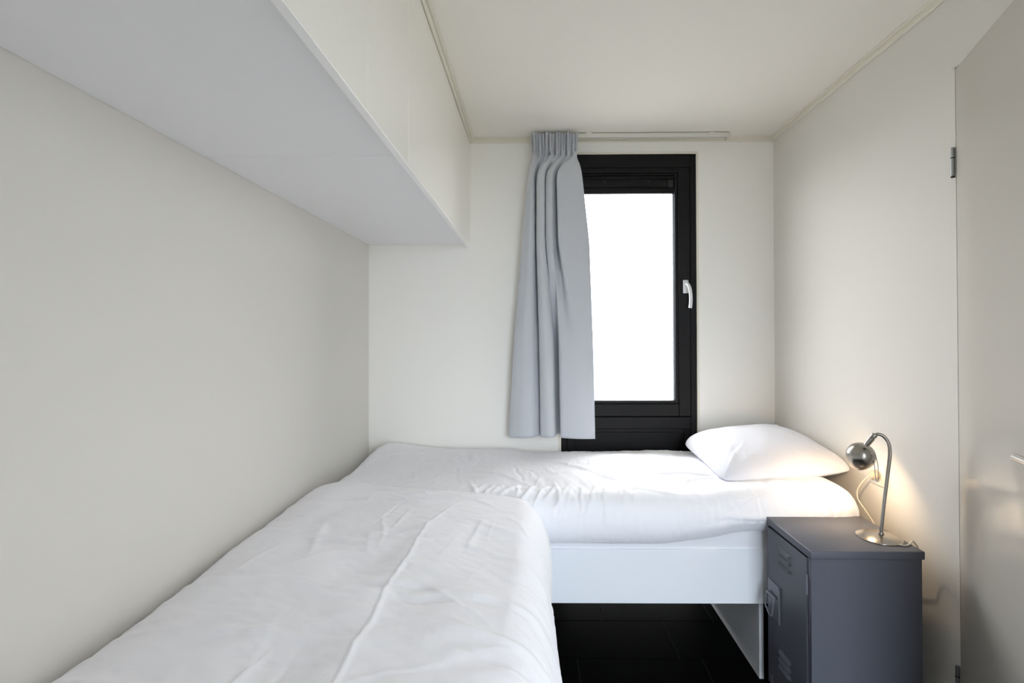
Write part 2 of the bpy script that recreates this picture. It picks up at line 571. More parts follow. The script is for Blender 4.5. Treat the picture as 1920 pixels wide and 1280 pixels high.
# glazed outer door at the end of the passage behind the viewer: the cool daylight that falls on the bed rail
rw = empty('door_2', (0, PY, 0))
tag(rw, 'white glazed outer door at the end of the passage behind the viewer', 'door', kind='structure')
bm = bmesh.new()
for x0, x1, z0, z1 in ring(EX0, EX1, EZ0, EZ1, 0.06):
    box(bm, x0, x1, -0.09, -0.03, z0, z1, 0.003)
obj('frame', bm, M_trim, rw)
obj('pane', bx(EX0 + 0.055, EX1 - 0.055, -0.064, -0.060, EZ0 + 0.055, EZ1 - 0.055), M_glass_blue, rw)

# ------------------------------------------------------------------ door standing ajar
door = empty('door_1', (DH[0], DH[1], 0), -math.radians(22.0))
tag(door, 'glossy cream door standing ajar beside the locker', 'door', kind='structure')
# local frame: leaf runs along -y, room side is -x
obj('leaf', bx(0.0, 0.040, -DW, 0.0, 0.008, DZ, 0.0025), M_door, door)
bm = bmesh.new()
sy = -0.612
lathe(bm, [(0, 0.0), (0.026, 0.0), (0.026, 0.006), (0.024, 0.008), (0.009, 0.009)], aim((0.0, sy, 1.095), (-1, 0, 0)), 28)
pts = catmull([(-0.004, sy, 1.095), (-0.030, sy, 1.095), (-0.046, sy + 0.006, 1.095), (-0.052, sy + 0.022, 1.095), (-0.052, sy + 0.08, 1.095), (-0.052, sy + 0.148, 1.095)], 6)
tube(bm, pts, 0.0095, 16)
obj('handle', bm, M_chrome, door, auto=45)
for hz in (1.905, 0.22):
    bm = bmesh.new()
    lathe(bm, [(0, 0), (0.0055, 0.001), (0.0055, 0.058), (0.0045, 0.059), (0.0045, 0.061), (0.0055, 0.062), (0.0055, 0.094), (0, 0.095)],
          Matrix.Translation((-0.006, 0.008, hz)), 16)
    hg = obj('hinge', bm, M_hinge, door, auto=40)
    bm = lathe(bmesh.new(), [(0, 0), (0.0058, 0.001), (0.0058, 0.004), (0, 0.005)], Matrix.Translation((-0.006, 0.008, hz - 0.005)), 14)
    lathe(bm, [(0.0060, 0), (0.0060, 0.003)], Matrix.Translation((-0.006, 0.008, hz + 0.0585)), 14)
    obj('hinge_pin', bm, M_gasket, hg)
bm = bmesh.new()
box(bm, XR - 0.001, XR + 0.10, DOOR_Y1 - 0.006, DOOR_Y1 + 0.001, 0, DOOR_TOP + 0.006)
box(bm, XR - 0.006, XR + 0.10, DOOR_Y0 - 0.006, DOOR_Y0 + 0.010, 0, DOOR_TOP + 0.006, 0.002)
box(bm, XR - 0.006, XR + 0.10, DOOR_Y0, DOOR_Y1, DOOR_TOP - 0.004, DOOR_TOP + 0.006, 0.002)
tag(obj('trim_4', bm, M_wall_side), 'thin cream frame around the open doorway', 'trim', kind='structure')

# ------------------------------------------------------------------ overhead cupboard
cup = empty('overhead_cupboard', (XL, YB, ZS))
tag(cup, 'long white boxed overhead cupboard fixed above the near bed', 'cupboard')
W = XS - XL
FT = 0.018
ys = [0.0, -0.545, -1.055, -2.0, -2.95, YR - YB]
# underside boards (joints across the depth)
us = [0.0, -0.70, -1.39, -2.08, -2.77, YR - YB]
for a, b in zip(us, us[1:]):
    obj('bottom_board', bx(0.001, W - FT - 0.001, b + 0.0006, a - 0.0006, 0.016, 0.034, 0.0012, 1), M_cup_under, cup)
for a, b in zip((0.0, -1.35, -1.70, -2.40, -3.05), (-1.35, -1.70, -2.40, -3.05, YR - YB)):
    obj('front_panel', bx(W - FT, W, b + 0.0008, a - 0.0008, 0.0, ZC - ZS - 0.002, 0.0012, 1), M_cup_face, cup)
obj('edge_strip', bx(W - FT - 0.001, W - 0.001, YR - YB + 0.002, -0.002, -0.0015, 0.001), M_edge, cup)

# ------------------------------------------------------------------ curtain rail and curtain
rail = empty('curtain_rail', (0, 2.72, ZC - 0.005))
tag(rail, 'slim white curtain track on the ceiling above the window', 'curtain rail')
bm = bmesh.new()
RXa, RXb = 0.0, 1.085
box(bm, RXa, RXb, -0.013, 0.013, -0.006, 0.0, 0.001)
box(bm, RXa, RXb, -0.013, -0.010, -0.022, -0.006, 0.0008)
box(bm, RXa, RXb, 0.010, 0.013, -0.022, -0.006, 0.0008)
box(bm, RXa, RXb, -0.013, -0.004, -0.024, -0.021, 0.0008)
box(bm, RXa, RXb, 0.004, 0.013, -0.024, -0.021, 0.0008)
obj('track', bm, M_rail, rail)
obj('end_cap', bx(RXb, RXb + 0.006, -0.014, 0.014, -0.025, 0.0, 0.002), M_rail, rail)
obj('end_cap', bx(RXa - 0.006, RXa, -0.014, 0.014, -0.025, 0.0, 0.002), M_rail, rail)
for bxx in (0.28, 0.97):
    obj('ceiling_clip', bx(bxx, bxx + 0.035, -0.018, 0.018, -0.009, 0.0045, 0.002), M_rail, rail)
gm = None
for gx in (1.068,):
    bm = bmesh.new()
    tube(bm, [(gx + 0.004 * math.cos(a), -0.004, -0.036 + 0.009 * math.sin(a)) for a in np.linspace(0, 2 * math.pi, 14, endpoint=False)], 0.0012, 8, closed=True)
    box(bm, gx - 0.003, gx + 0.003, -0.006, 0.0, -0.030, -0.020, 0.001)
    obj('glider', bm, M_hinge, rail)

# pinch-pleated curtain: fold positions (picture columns at the curtain's depth) at six heights
def cx(p):
    return (p - 1006.0) / F_PX * 2.70


lev_z = [2.522, 2.405, 2.29, 1.90, 1.354, 0.826]
lev_x = [
    None, None,
    [991, 994, 998, 1002, 1006, 1009, 1007, 1014, 1021, 1026, 1024, 1034, 1040, 1047, 1044, 1060, 1091],
    [979, 985, 993, 1002, 1007, 1010, 1006, 1013, 1021, 1027, 1024, 1035, 1041, 1050, 1047, 1066, 1105],
    [964, 972, 984, 998, 1010, 1015, 1011, 1019, 1029, 1037, 1042, 1052, 1047, 1059, 1078, 1098, 1111],
    [954, 964, 979, 997, 1012, 1017, 1013, 1023, 1033, 1040, 1044, 1055, 1050, 1063, 1081, 1101, 1114]]
lev_d = [
    None, None,
    [0.2, 1.2, 2.2, 1.6, -1.6, -1.8, 2.6, 4.2, 3.0, -1.8, 2.4, 3.8, 0.4, -1.8, 3.0, 2.2, 2.6],
    [0.0, 1.4, 2.8, 2.0, -2.2, -2.2, 2.6, 4.8, 3.4, -2.0, 2.8, 4.2, 0.0, -2.2, 3.2, 3.0, 2.4],
    [0.0, 1.8, 3.0, 2.4, -1.2, -2.0, 2.6, 5.0, 4.6, 2.0, -2.8, -2.8, 2.8, 4.4, 4.6, 3.4, 2.2],
    [0.0, 1.8, 3.2, 2.6, -0.8, -2.0, 2.4, 5.2, 5.2, 3.0, -2.8, -2.8, 2.6, 4.6, 5.2, 4.2, 2.6]]
nk = 17
for li, (a, b) in ((0, (997, 1084)), (1, (999, 1082))):
    lev_x[li] = list(np.linspace(a, b, nk))
    lev_d[li] = [0.8 + 0.9 * (1 if i % 2 else -1) * (1 if li == 1 else 0.2) for i in range(nk)]
NS = 481


def cat1(y, xq):
    """Catmull-Rom through y at the integers"""
    y = np.asarray(y, float)
    i = np.clip(np.floor(xq).astype(int), 0, len(y) - 2)
    t = xq - i
    yp = np.concatenate([[2 * y[0] - y[1]], y, [2 * y[-1] - y[-2]]])
    a, b, c, d = yp[i], yp[i + 1], yp[i + 2], yp[i + 3]
    return 0.5 * (2 * b + (c - a) * t + (2 * a - 5 * b + 4 * c - d) * t ** 2 + (3 * b - a - 3 * c + d) * t ** 3)


s = np.linspace(0, nk - 1, NS)
LX = np.array([cx(cat1(v, s)) for v in lev_x])
LD = np.array([cat1([q * (1.7 if q < 0 else 1.0) for q in v], s) * 0.01 for v in lev_d])
# rows: dense in the header
zz = np.concatenate([np.linspace(2.522, 2.36, 50), np.linspace(2.355, 0.826, 100)])
lz = np.array(lev_z)
PX = np.zeros((len(zz), NS)); PD = np.zeros((len(zz), NS))
for r_, z in enumerate(zz):
    k = int(np.clip(np.searchsorted(-lz, -z) - 1, 0, len(lz) - 2))
    t = (lz[k] - z) / (lz[k] - lz[k + 1])
    i0, i3 = max(k - 1, 1 if k >= 1 else 0), min(k + 2, len(lz) - 1)
    ts = t * t * (3 - 2 * t) if k == 1 else t
    PX[r_] = LX[k] * (1 - ts) + LX[k + 1] * ts
    PD[r_] = LD[k] * (1 - ts) + LD[k + 1] * ts
# smooth the joints between levels, downwards only
for it in range(8):
    for A in (PX, PD):
        A[52:-1] = 0.25 * A[51:-2] + 0.5 * A[52:-1] + 0.25 * A[53:]
sn = s / (nk - 1)
ZZ = np.repeat(zz[:, None], NS, 1)
hb = sstep(2.385, 2.43, ZZ)                         # header zone
npl = 15
ph = sn * npl + 0.25 * np.sin(sn * 9)
fin = np.abs(((ph) % 1.0) * 2 - 1)                  # sharp fins
fin = fin ** 1.4
grp = 0.75 + 0.25 * np.sin(2 * np.pi * sn * 4.2 + 0.6)
PD += hb * (fin[None] - 0.4) * 0.034 * grp[None]
PX += hb * 0.0035 * np.sin(2 * np.pi * ph)[None]
neck = np.exp(-((ZZ - 2.405) / 0.016) ** 2)
PD += neck * (-0.004 + 0.007 * np.sin(2 * np.pi * sn * 7.5)[None])
PX += neck * 0.003 * np.sin(2 * np.pi * sn * 8 + 1)[None]
top_drop = 0.006 * (1 + np.sin(2 * np.pi * sn * 4.2 + 2.0)) * hb
# fine waviness of the hanging cloth
PD += 0.0022 * vnoise(sn[None] * 14 + 0 * ZZ, ZZ * 2.2, 3) * (1 - hb)
ZO = ZZ - top_drop * sstep(2.45, 2.52, ZZ)
ZO = ZO + sstep(1.0, 0.826, ZZ) * (0.012 * np.sin(sn * 3.1)[None] - 0.010)
P = np.stack([PX, -PD, ZO - 0], -1)
cur = grid_obj('curtain', P, M_curtain, flip=False)
cur.location = (0, 2.692, 0)
sm = cur.modifiers.new('cloth_thickness', 'SOLIDIFY')
sm.thickness = 0.0022
tag(cur, 'light grey pinch-pleated curtain gathered at the left of the window', 'curtain')

# ------------------------------------------------------------------ beds
def bed(name, label, x0, x1, y0, y1, axis, legs):
    """box-frame bed: rails on all sides, leg boards and slats"""
    b = empty(name, (x0, y0, 0))
    tag(b, label, 'bed', 'white board beds set in an L')
    zt, zb, t = 0.526, 0.3105, 0.022
    L, Wd = x1 - x0, y1 - y0
    obj('rail', bx(0, L, 0, t, zb, zt, 0.0015), M_bed, b)
    obj('rail', bx(0, L, Wd - t, Wd, zb, zt, 0.0015), M_bed, b)
    obj('end_board', bx(0, t, t, Wd - t, zb, zt, 0.0015), M_bed, b)
    obj('end_board', bx(L - t, L, t, Wd - t, zb, zt, 0.0015), M_bed, b)
    for lg in legs:
        if axis == 'x':
            obj('leg_board', bx(lg - x0, lg - x0 + 0.018, 0.016, Wd - 0.006, 0.0, zb - 0.001 if lg < x1 else zb, 0.0015), M_bed, b)
        else:
            obj('leg_board', bx(0.006, L - 0.006, lg - y0, lg - y0 + 0.020, 0.0, zb - 0.001, 0.0015), M_bed, b)
    # slats
    n = 11
    span = (L if axis == 'x' else Wd) - 2 * t
    sl = None
    for k in range(n):
        c = t + span * (k + 0.5) / n
        if sl is None:
            bm = bx(-0.035, 0.035, -(Wd if axis == 'x' else L) / 2 + t, (Wd if axis == 'x' else L) / 2 - t, -0.009, 0.009, 0.002, 1)
            o = obj('slat', bm, M_bed, b)
            sl = o.data
        else:
            o = bpy.data.objects.new('slat', sl)
            C.objects.link(o)
            o.parent = b
        if axis == 'x':
            o.location = (c, Wd / 2, 0.42)
        else:
            o.location = (L / 2, c, 0.42)
            o.rotation_euler = (0, 0, math.pi / 2)
    return b


bed('bed', 'white board bed standing across the room under the window', XL + 0.014, 1.25, 1.949, YB - 0.02, 'x', (-0.75, 0.897))
bed('bed', 'white board bed along the cream wall, running towards the viewer', XL + 0.014, -0.05, 0.02, 1.925, 'y', (0.2, 1.72))


def mattress(name, label, x0, x1, y0, y1, z0, z1):
    bm = bmesh.new()
    box(bm, x0, x1, y0, y1, z0, z1, 0.035, 5)
    o = obj(name, bm, M_sheet, None, auto=60)
    tag(o, label, 'mattress', 'white mattresses')
    bm = bmesh.new()
    for zq in (z0 + 0.012, z1 - 0.012):
        r = 0.03
        pts = []
        for cxx, cyy, a0 in ((x1 - r, y1 - r, 0), (x0 + r, y1 - r, 90), (x0 + r, y0 + r, 180), (x1 - r, y0 + r, 270)):
            for k in range(6):
                a = math.radians(a0 + 90 * k / 5)
                pts.append((cxx + (r - 0.003) * math.cos(a), cyy + (r - 0.003) * math.sin(a), zq))
        tube(bm, pts, 0.004, 6, closed=True)
    obj('piping', bm, M_sheet, o, smooth=True)


mattress('mattress', 'white mattress on the bed under the window, edge showing above the rail', XL + 0.02, 1.245, 1.957, YB - 0.03, 0.430, 0.655)
mattress('mattress', 'white mattress hidden under the duvet of the near bed', XL + 0.02, -0.06, 0.045, 1.905, 0.430, 0.655)


# ------------------------------------------------------------------ duvets
def crease_field(U, V, strokes):
    """sum of tapered ridges; stroke = (points, width, height, skew)"""
    H = np.zeros_like(U)
    for pts, w, h, skew in strokes:
        pts = np.asarray(pts, float)
        lo, hi = pts.min(0) - 5 * w, pts.max(0) + 5 * w
        m = (U > lo[0]) & (U < hi[0]) & (V > lo[1]) & (V < hi[1])
        if not m.any():
            continue
        u, v = U[m], V[m]
        best = np.full(u.shape, 1e9); sd = np.zeros_like(u); tt = np.zeros_like(u)
        seg = np.linalg.norm(np.diff(pts, axis=0), axis=1)
        cum = np.concatenate([[0], np.cumsum(seg)])
        for k in range(len(seg)):
            d = (pts[k + 1] - pts[k]) / seg[k]
            a = np.clip((u - pts[k, 0]) * d[0] + (v - pts[k, 1]) * d[1], 0, seg[k])
            ex, ey = u - pts[k, 0] - a * d[0], v - pts[k, 1] - a * d[1]
            dist = np.hypot(ex, ey)
            better = dist < best
            best = np.where(better, dist, best)
            sd = np.where(better, dist * np.sign(ex * -d[1] + ey * d[0] + 1e-12), sd)
            tt = np.where(better, (cum[k] + a) / cum[-1], tt)
        taper = np.sin(np.pi * np.clip(tt, 0.0, 1.0)) ** 0.6
        ww = w * np.where(sd > 0, 1 + skew, 1 - skew)
        H[m] += h * taper * np.exp(-(best / ww) ** 2)
    return H


def wiggle(p, q, n, amp, r):
    p, q = np.array(p, float), np.array(q, float)
    d = q - p
    nrm = np.array([-d[1], d[0]])
    ts = np.linspace(0, 1, n)
    o = np.cumsum(r.normal(0, 1, n)); o -= np.linspace(o[0], o[-1], n)
    return p + ts[:, None] * d + (o * amp)[:, None] * nrm


def duvet(name, label, x0, x1, y0, y1, ztop, sides, R, nu, nv, strokes, noise, edge=None):
    """puffy duvet. sides: (left, right, near, far) each (hang height, bulge radius, wrap degrees)"""
    def profile(n, a0, a1, sa, sb):
        # returns lateral position, drop and unrolled length for n samples
        Ha, ra, wa = sa
        Hb, rb, wb = sb
        A = [(a0 + ra - ra * math.cos(f), (1 - math.sin(f)) * Ha / 2) for f in np.radians(np.linspace(-wa, 90, 60))]
        B = [(a1 - rb + rb * math.cos(f), (1 - math.sin(f)) * Hb / 2) for f in np.radians(np.linspace(90, -wb, 60))]
        pts = np.array(A + B)
        L = np.concatenate([[0], np.cumsum(np.linalg.norm(np.diff(pts, axis=0), axis=1))])
        q = np.linspace(0, L[-1], n)
        mid = L[60 - 1]
        return np.interp(q, L, pts[:, 0]), np.interp(q, L, pts[:, 1]), q - mid + a0 + ra
    cxp, dx, su = profile(nu, x0, x1, sides[0], sides[1])
    cyp, dy, sv = profile(nv, y0, y1, sides[2], sides[3])
    X, Y = np.meshgrid(cxp, cyp, indexing='ij')
    DX, DY = np.meshgrid(dx, dy, indexing='ij')
    U, V = np.meshgrid(su, sv, indexing='ij')
    # round the plan corners
    mx, my = (x0 + x1) / 2, (y0 + y1) / 2
    wx, wy = (x1 - x0) / 2, (y1 - y0) / 2
    a = np.clip((np.abs(X - mx) - (wx - R)) / R, 0, None)
    b = np.clip((np.abs(Y - my) - (wy - R)) / R, 0, None)
    both = (a > 0) & (b > 0)
    l = np.hypot(a, b) + 1e-9
    k = np.where(both, np.maximum(a, b) / l, 1.0)
    X = np.where(both, mx + np.sign(X - mx) * (wx - R + a * k * R), X)
    Y = np.where(both, my + np.sign(Y - my) * (wy - R + b * k * R), Y)
    drop = (DX ** 3 + DY ** 3) ** (1 / 3)
    Z = ztop(X, Y) - drop
    if edge is not None:
        X, Y, Z = edge(X, Y, Z, DX, DY)
    P = np.stack([X, Y, Z], -1)
    Pu = np.gradient(P, axis=0); Pv = np.gradient(P, axis=1)
    N = np.cross(Pu, Pv)
    N /= np.linalg.norm(N, axis=-1, keepdims=True) + 1e-12
    H = noise(U, V) + crease_field(U, V, strokes)
    P = P + N * H[..., None]
    # nothing passes through the walls
    P[..., 0] = np.clip(P[..., 0], XL + 0.004, XR - 0.004)
    P[..., 1] = np.minimum(P[..., 1], YB - 0.006)
    o = grid_obj(name, P, M_duvet)
    tag(o, label, 'duvet', 'white duvets')
    return o


def noise_A(U, V):
    w = 0.011 * vnoise(U * 3.1 + 5, V * 2.3, 1) + 0.006 * vnoise(U * 6.5, V * 5.5 + 3, 2)
    w += 0.0032 * vnoise(U * 9 + V * 10, V * 30 - U * 8, 4) * (0.4 + 0.6 * sstep(-0.2, 0.5, vnoise(U * 3, V * 3, 8)))
    w += 0.0012 * vnoise(U * 26, V * 60 + U * 25, 5)
    return w


rA = np.random.default_rng(5)
strA = []
# long fold running down the middle of the cover
strA.append(([(-0.26, 1.83), (-0.300, 1.69), (-0.345, 1.53), (-0.352, 1.43), (-0.349, 1.32), (-0.362, 1.15), (-0.350, 1.03), (-0.357, 0.94), (-0.350, 0.83), (-0.35, 0.4)], 0.0055, 0.0046, 0.4))
strA.append(([(-0.28, 1.86), (-0.33, 1.6), (-0.36, 1.3), (-0.37, 1.0), (-0.37, 0.5)], 0.05, 0.006, 0.0))
# diagonal soft creases falling off the wall side, and streaks over the right edge
for p, q, w, h in (((-0.93, 1.55), (-0.42, 1.38), 0.012, 0.006), ((-0.95, 1.25), (-0.30, 1.12), 0.016, 0.007), ((-0.90, 1.02), (-0.36, 0.95), 0.012, 0.007),
                   ((-0.85, 1.72), (-0.30, 1.74), 0.011, 0.005), ((-0.80, 1.84), (-0.10, 1.80), 0.012, 0.006), ((-0.93, 0.88), (-0.5, 0.80), 0.018, 0.007),
                   ((-0.25, 1.62), (0.10, 1.40), 0.014, 0.005), ((-0.22, 1.42), (0.12, 1.22), 0.012, 0.005), ((-0.28, 1.18), (0.12, 1.05), 0.014, 0.006),
                   ((-0.30, 1.02), (0.14, 0.94), 0.014, 0.006), ((-0.70, 1.60), (-0.62, 1.30), 0.014, 0.004), ((-0.18, 1.60), (-0.20, 1.36), 0.010, 0.004),
                   ((-0.60, 1.86), (-0.36, 1.70), 0.010, 0.005), ((-0.3, 1.86), (-0.12, 1.74), 0.009, 0.005)):
    strA.append((wiggle(p, q, 9, 0.012, rA), w, h, rA.uniform(-0.4, 0.4)))
for k in range(120):
    c = np.array([rA.uniform(-0.95, 0.15), rA.uniform(0.3, 1.95)])
    ang = rA.normal(-0.25, 0.35) if rA.random() < 0.75 else rA.normal(1.4, 0.3)
    L = rA.uniform(0.08, 0.32)
    d = np.array([math.cos(ang), math.sin(ang)]) * L / 2
    strA.append((wiggle(c - d, c + d, 7, 0.02, rA), rA.uniform(0.005, 0.012), rA.choice([-1, 1, 1]) * rA.uniform(0.0010, 0.0032), rA.uniform(-0.5, 0.5)))


def ztop_A(X, Y):
    t = 0.778 + 0.012 * np.sin((X + 0.9) * 3.0) - 0.012 * sstep(-0.25, 0.05, X)
    return t - 0.030 * sstep(-0.75, -0.97, X) + 0.012 * sstep(1.7, 1.95, Y) * sstep(-0.4, -0.8, X) - 0.03 * sstep(-0.45, 0.05, X) * sstep(1.5, 1.95, Y)


def edge_A(X, Y, Z, DX, DY):
    # the far edge lies on the other duvet: further in by the wall
    k = sstep(1.3, 2.0, Y)
    Y = Y + k * (0.10 * sstep(-0.35, -0.95, X) - 0.02)
    # the hanging side leans out a little towards the viewer
    X = X + 0.012 * sstep(1.6, 0.9, Y) * sstep(-0.15, 0.05, X)
    return X, Y, Z


duvet('duvet', 'white cotton duvet on the near bed with a long fold down its middle', -0.966, 0.052, 0.03, 2.00, ztop_A,
      ((0.16, 0.10, 20), (0.40, 0.12, 70), (0.30, 0.10, 70), (0.13, 0.14, 30)), 0.16, 330, 480, strA, noise_A, edge_A)


def noise_B(U, V):
    w = 0.010 * vnoise(U * 2.7 + 1, V * 3.2, 21) + 0.006 * vnoise(U * 6, V * 6 + 3, 22)
    w += 0.0032 * vnoise(U * 30 + V * 6, V * 9, 24) * sstep(-0.1, 0.6, vnoise(U * 3, V * 4, 28))
    w += 0.0010 * vnoise(U * 60, V * 24, 25)
    return w


rB = np.random.default_rng(9)
strB = []
# gathered folds coming off the fold-over edge, near the corner of the other duvet
for k in range(16):
    u = -0.26 + 0.045 * k + rB.uniform(-0.012, 0.012)
    if u > 0.5:
        break
    L = rB.uniform(0.10, 0.24)
    strB.append((wiggle((u + rB.uniform(0.0, 0.05), 2.06), (u - rB.uniform(0.0, 0.05), 2.06 - L), 7, 0.03, rB), rB.uniform(0.007, 0.013), rB.uniform(0.006, 0.012) * (1 if k < 11 else 0.6), rB.uniform(-0.5, 0.5)))
for p, q, w, h in (((0.02, 2.50), (0.42, 2.12), 0.016, 0.009), ((0.26, 2.42), (0.52, 2.10), 0.016, 0.009), ((0.45, 2.30), (0.95, 2.14), 0.014, 0.010),
                   ((-0.55, 2.02), (0.0, 2.10), 0.012, 0.005), ((-0.30, 2.30), (-0.02, 2.06), 0.012, 0.008), ((-0.28, 2.05), (-0.22, 1.86), 0.010, 0.010),
                   ((0.08, 2.10), (0.10, 1.82), 0.010, 0.010), ((0.40, 2.62), (0.80, 2.40), 0.020, 0.008), ((0.62, 2.10), (0.86, 2.18), 0.018, 0.010),
                   ((0.30, 2.06), (0.60, 1.96), 0.018, 0.006), ((0.55, 2.65), (0.92, 2.30), 0.016, 0.010), ((0.95, 2.02), (1.16, 1.96), 0.018, 0.008),
                   ((-0.85, 2.50), (-0.5, 2.58), 0.018, 0.005), ((0.70, 1.86), (1.0, 1.84), 0.016, 0.006)):
    strB.append((wiggle(p, q, 9, 0.012, rB), w, h, rB.uniform(-0.4, 0.4)))
for k in range(110):
    c = np.array([rB.uniform(-0.85, 1.2), rB.uniform(1.8, 2.75)])
    ang = rB.normal(0.3, 0.5) if rB.random() < 0.5 else rB.normal(1.5, 0.35)
    L = rB.uniform(0.08, 0.28)
    d = np.array([math.cos(ang), math.sin(ang)]) * L / 2
    strB.append((wiggle(c - d, c + d, 7, 0.02, rB), rB.uniform(0.005, 0.012), rB.choice([-1, 1, 1]) * rB.uniform(0.0012, 0.0040), rB.uniform(-0.5, 0.5)))


def ztop_B(X, Y):
    z = 0.748 + 0.022 * sstep(2.45, 2.05, Y) * sstep(0.5, 1.0, X)
    z += 0.030 * sstep(-0.5, -0.85, X) * sstep(2.3, 2.7, Y)
    z += -0.014 * sstep(2.45, 2.75, Y) * sstep(-0.3, 0.2, X)
    return z


def edge_B(X, Y, Z, DX, DY):
    # hem rises to the right, towards the locker
    low = sstep(0.10, 0.19, DY) * sstep(2.2, 2.0, Y)
    Z = Z + low * (0.036 * sstep(0.15, 1.05, X) + 0.003 * np.sin(X * 9))
    return X, Y, Z


duvet('duvet', 'white cotton duvet spread over the bed under the window', -0.915, 1.315, 1.902, 2.765, ztop_B,
      ((0.16, 0.09, 40), (0.22, 0.11, 60), (0.215, 0.085, 62), (0.12, 0.06, 30)), 0.10, 520, 300, strB, noise_B, edge_B)


# ------------------------------------------------------------------ pillow
def pillow(name, label, loc, a, b, t, rotz, tilt):
    n = 120
    q = np.linspace(-1, 1, n)
    q = np.sin(q * np.pi / 2)
    U, V = np.meshgrid(q, q, indexing='ij')
    r = np.random.default_rng(3)
    out = []
    for sgn in (1, -1):
        prof = np.clip((1 - np.abs(U) ** 2.6) * (1 - np.abs(V) ** 2.6), 0, 1) ** 0.55
        # sides draw in between the corners
        k = 1 - 0.07 * (1 - np.abs(V) ** 2) * np.abs(U) ** 3
        k2 = 1 - 0.06 * (1 - np.abs(U) ** 2) * np.abs(V) ** 3
        rc = 1 - 0.10 * np.abs(U) ** 5 * np.abs(V) ** 5
        X, Y = a * U * k * rc, b * V * k2 * rc
        tz = t * (1.0 if sgn > 0 else 0.42)
        Z = sgn * tz * prof
        W_ = 0.007 * vnoise(U * 2.2 + 3, V * 2.2 + sgn, 31) + 0.003 * vnoise(U * 5, V * 5, 32)
        st = []
        for kx, ky in ((-1, -1), (-1, 1), (1, -1), (1, 1)):
            for m in range(5):
                e = np.array([kx * 0.96, ky * 0.94])
                f = np.array([kx * r.uniform(0.35, 0.7), ky * r.uniform(0.3, 0.75)])
                st.append((wiggle(e, f, 6, 0.03, r), 0.035, r.uniform(0.002, 0.006), r.uniform(-0.5, 0.5)))
        for m in range(6):
            e = np.array([r.uniform(-0.8, 0.8), -0.97])
            f = e + np.array([r.uniform(-0.2, 0.2), r.uniform(0.2, 0.5)])
            st.append((wiggle(e, f, 6, 0.03, r), 0.035, r.uniform(0.002, 0.006), r.uniform(-0.4, 0.4)))
        Z = Z + sgn * (W_ + crease_field(U, V, st)) * prof ** 0.7
        out.append(np.stack([X, Y, Z], -1))
    bm = bmesh.new()
    grids = []
    for P in out:
        grids.append([[bm.verts.new(P[i, j]) for j in range(n)] for i in range(n)])
    for gi, g in enumerate(grids):
        for i in range(n - 1):
            for j in range(n - 1):
                f = (g[i][j], g[i + 1][j], g[i + 1][j + 1], g[i][j + 1])
                bm.faces.new(f if gi == 0 else f[::-1])
    bmesh.ops.remove_doubles(bm, verts=bm.verts, dist=1e-4)
    o = obj(name, bm, M_pillow, None, smooth=True)
    o.location = loc
    o.rotation_euler = (tilt[0], tilt[1], rotz)
    tag(o, label, 'pillow')
    return o


pil = pillow('pillow', 'plump white pillow at the head of the bed beside the lamp', (1.084, 2.385, 0.798), 0.290, 0.335, 0.125, math.radians(-1.5), (math.radians(2), math.radians(-5)))

# ------------------------------------------------------------------ locker
LX0, LX1, LY0, LY1, LZ = 0.905, 1.275, 1.600, 1.915, 0.675
lk = empty('locker', (LX0, LY0, 0))
tag(lk, 'small dark grey metal locker standing between bed and door', 'locker')
w, d = LX1 - LX0, LY1 - LY0
T = 0.0015
bm = bmesh.new()
zb0 = 0.035
box(bm, 0.0, w - 0.006, 0.006, 0.012, zb0, LZ - 0.026, 0.002)            # side facing the viewer
box(bm, 0.0, w - 0.006, d - 0.012, d - 0.006, zb0, LZ - 0.026, 0.002)
box(bm, w - 0.012, w - 0.006, 0.012, d - 0.012, zb0, LZ - 0.026, 0.002)
box(bm, 0.004, w - 0.012, 0.012, d - 0.012, zb0, zb0 + 0.006)
box(bm, 0.004, w - 0.012, 0.012, d - 0.012, 0.34, 0.346)
box(bm, 0.0005, 0.014, 0.012, 0.026, zb0, LZ - 0.027)               # front stiles
box(bm, 0.0005, 0.014, d - 0.017, d - 0.012, zb0, LZ - 0.027)
obj('body', bm, M_lock, lk)
obj('top', bx(-0.004, w, 0.0, d, LZ - 0.027, LZ, 0.0035, 3), M_lock, lk, auto=40)
dy0, dy1, dz0, dz1 = 0.028, d - 0.017, zb0 + 0.010, LZ - 0.036
dr = obj('door', bx(-0.003, 0.012, dy0, dy1, dz0, dz1, 0.002), M_lock, lk)
for zc_ in (0.565, 0.187):
    for k in (-1, 0, 1):
        zc = zc_ + k * 0.026
        bm = bmesh.new()
        # pressed louvre: a hooded lip standing off the door
        yA, yB_ = 1.730 - LY0, 1.815 - LY0
        vs_ = []
        for yy, e in ((yA, 0.0), (yA + 0.008, 1.0), (yB_ - 0.008, 1.0), (yB_, 0.0)):
            vs_.append([bm.verts.new((-0.0028, yy, zc + 0.009)), bm.verts.new((-0.0028 - 0.006 * e, yy, zc + 0.003)),
                        bm.verts.new((-0.0028 - 0.0085 * e, yy, zc - 0.004)), bm.verts.new((-0.0028, yy, zc - 0.0065))])
        for A, B in zip(vs_, vs_[1:]):
            for q in range(3):
                try:
                    bm.faces.new((A[q], A[q + 1], B[q + 1], B[q]))
                except ValueError:
                    pass
        obj('louvre', bm, M_lock, dr)
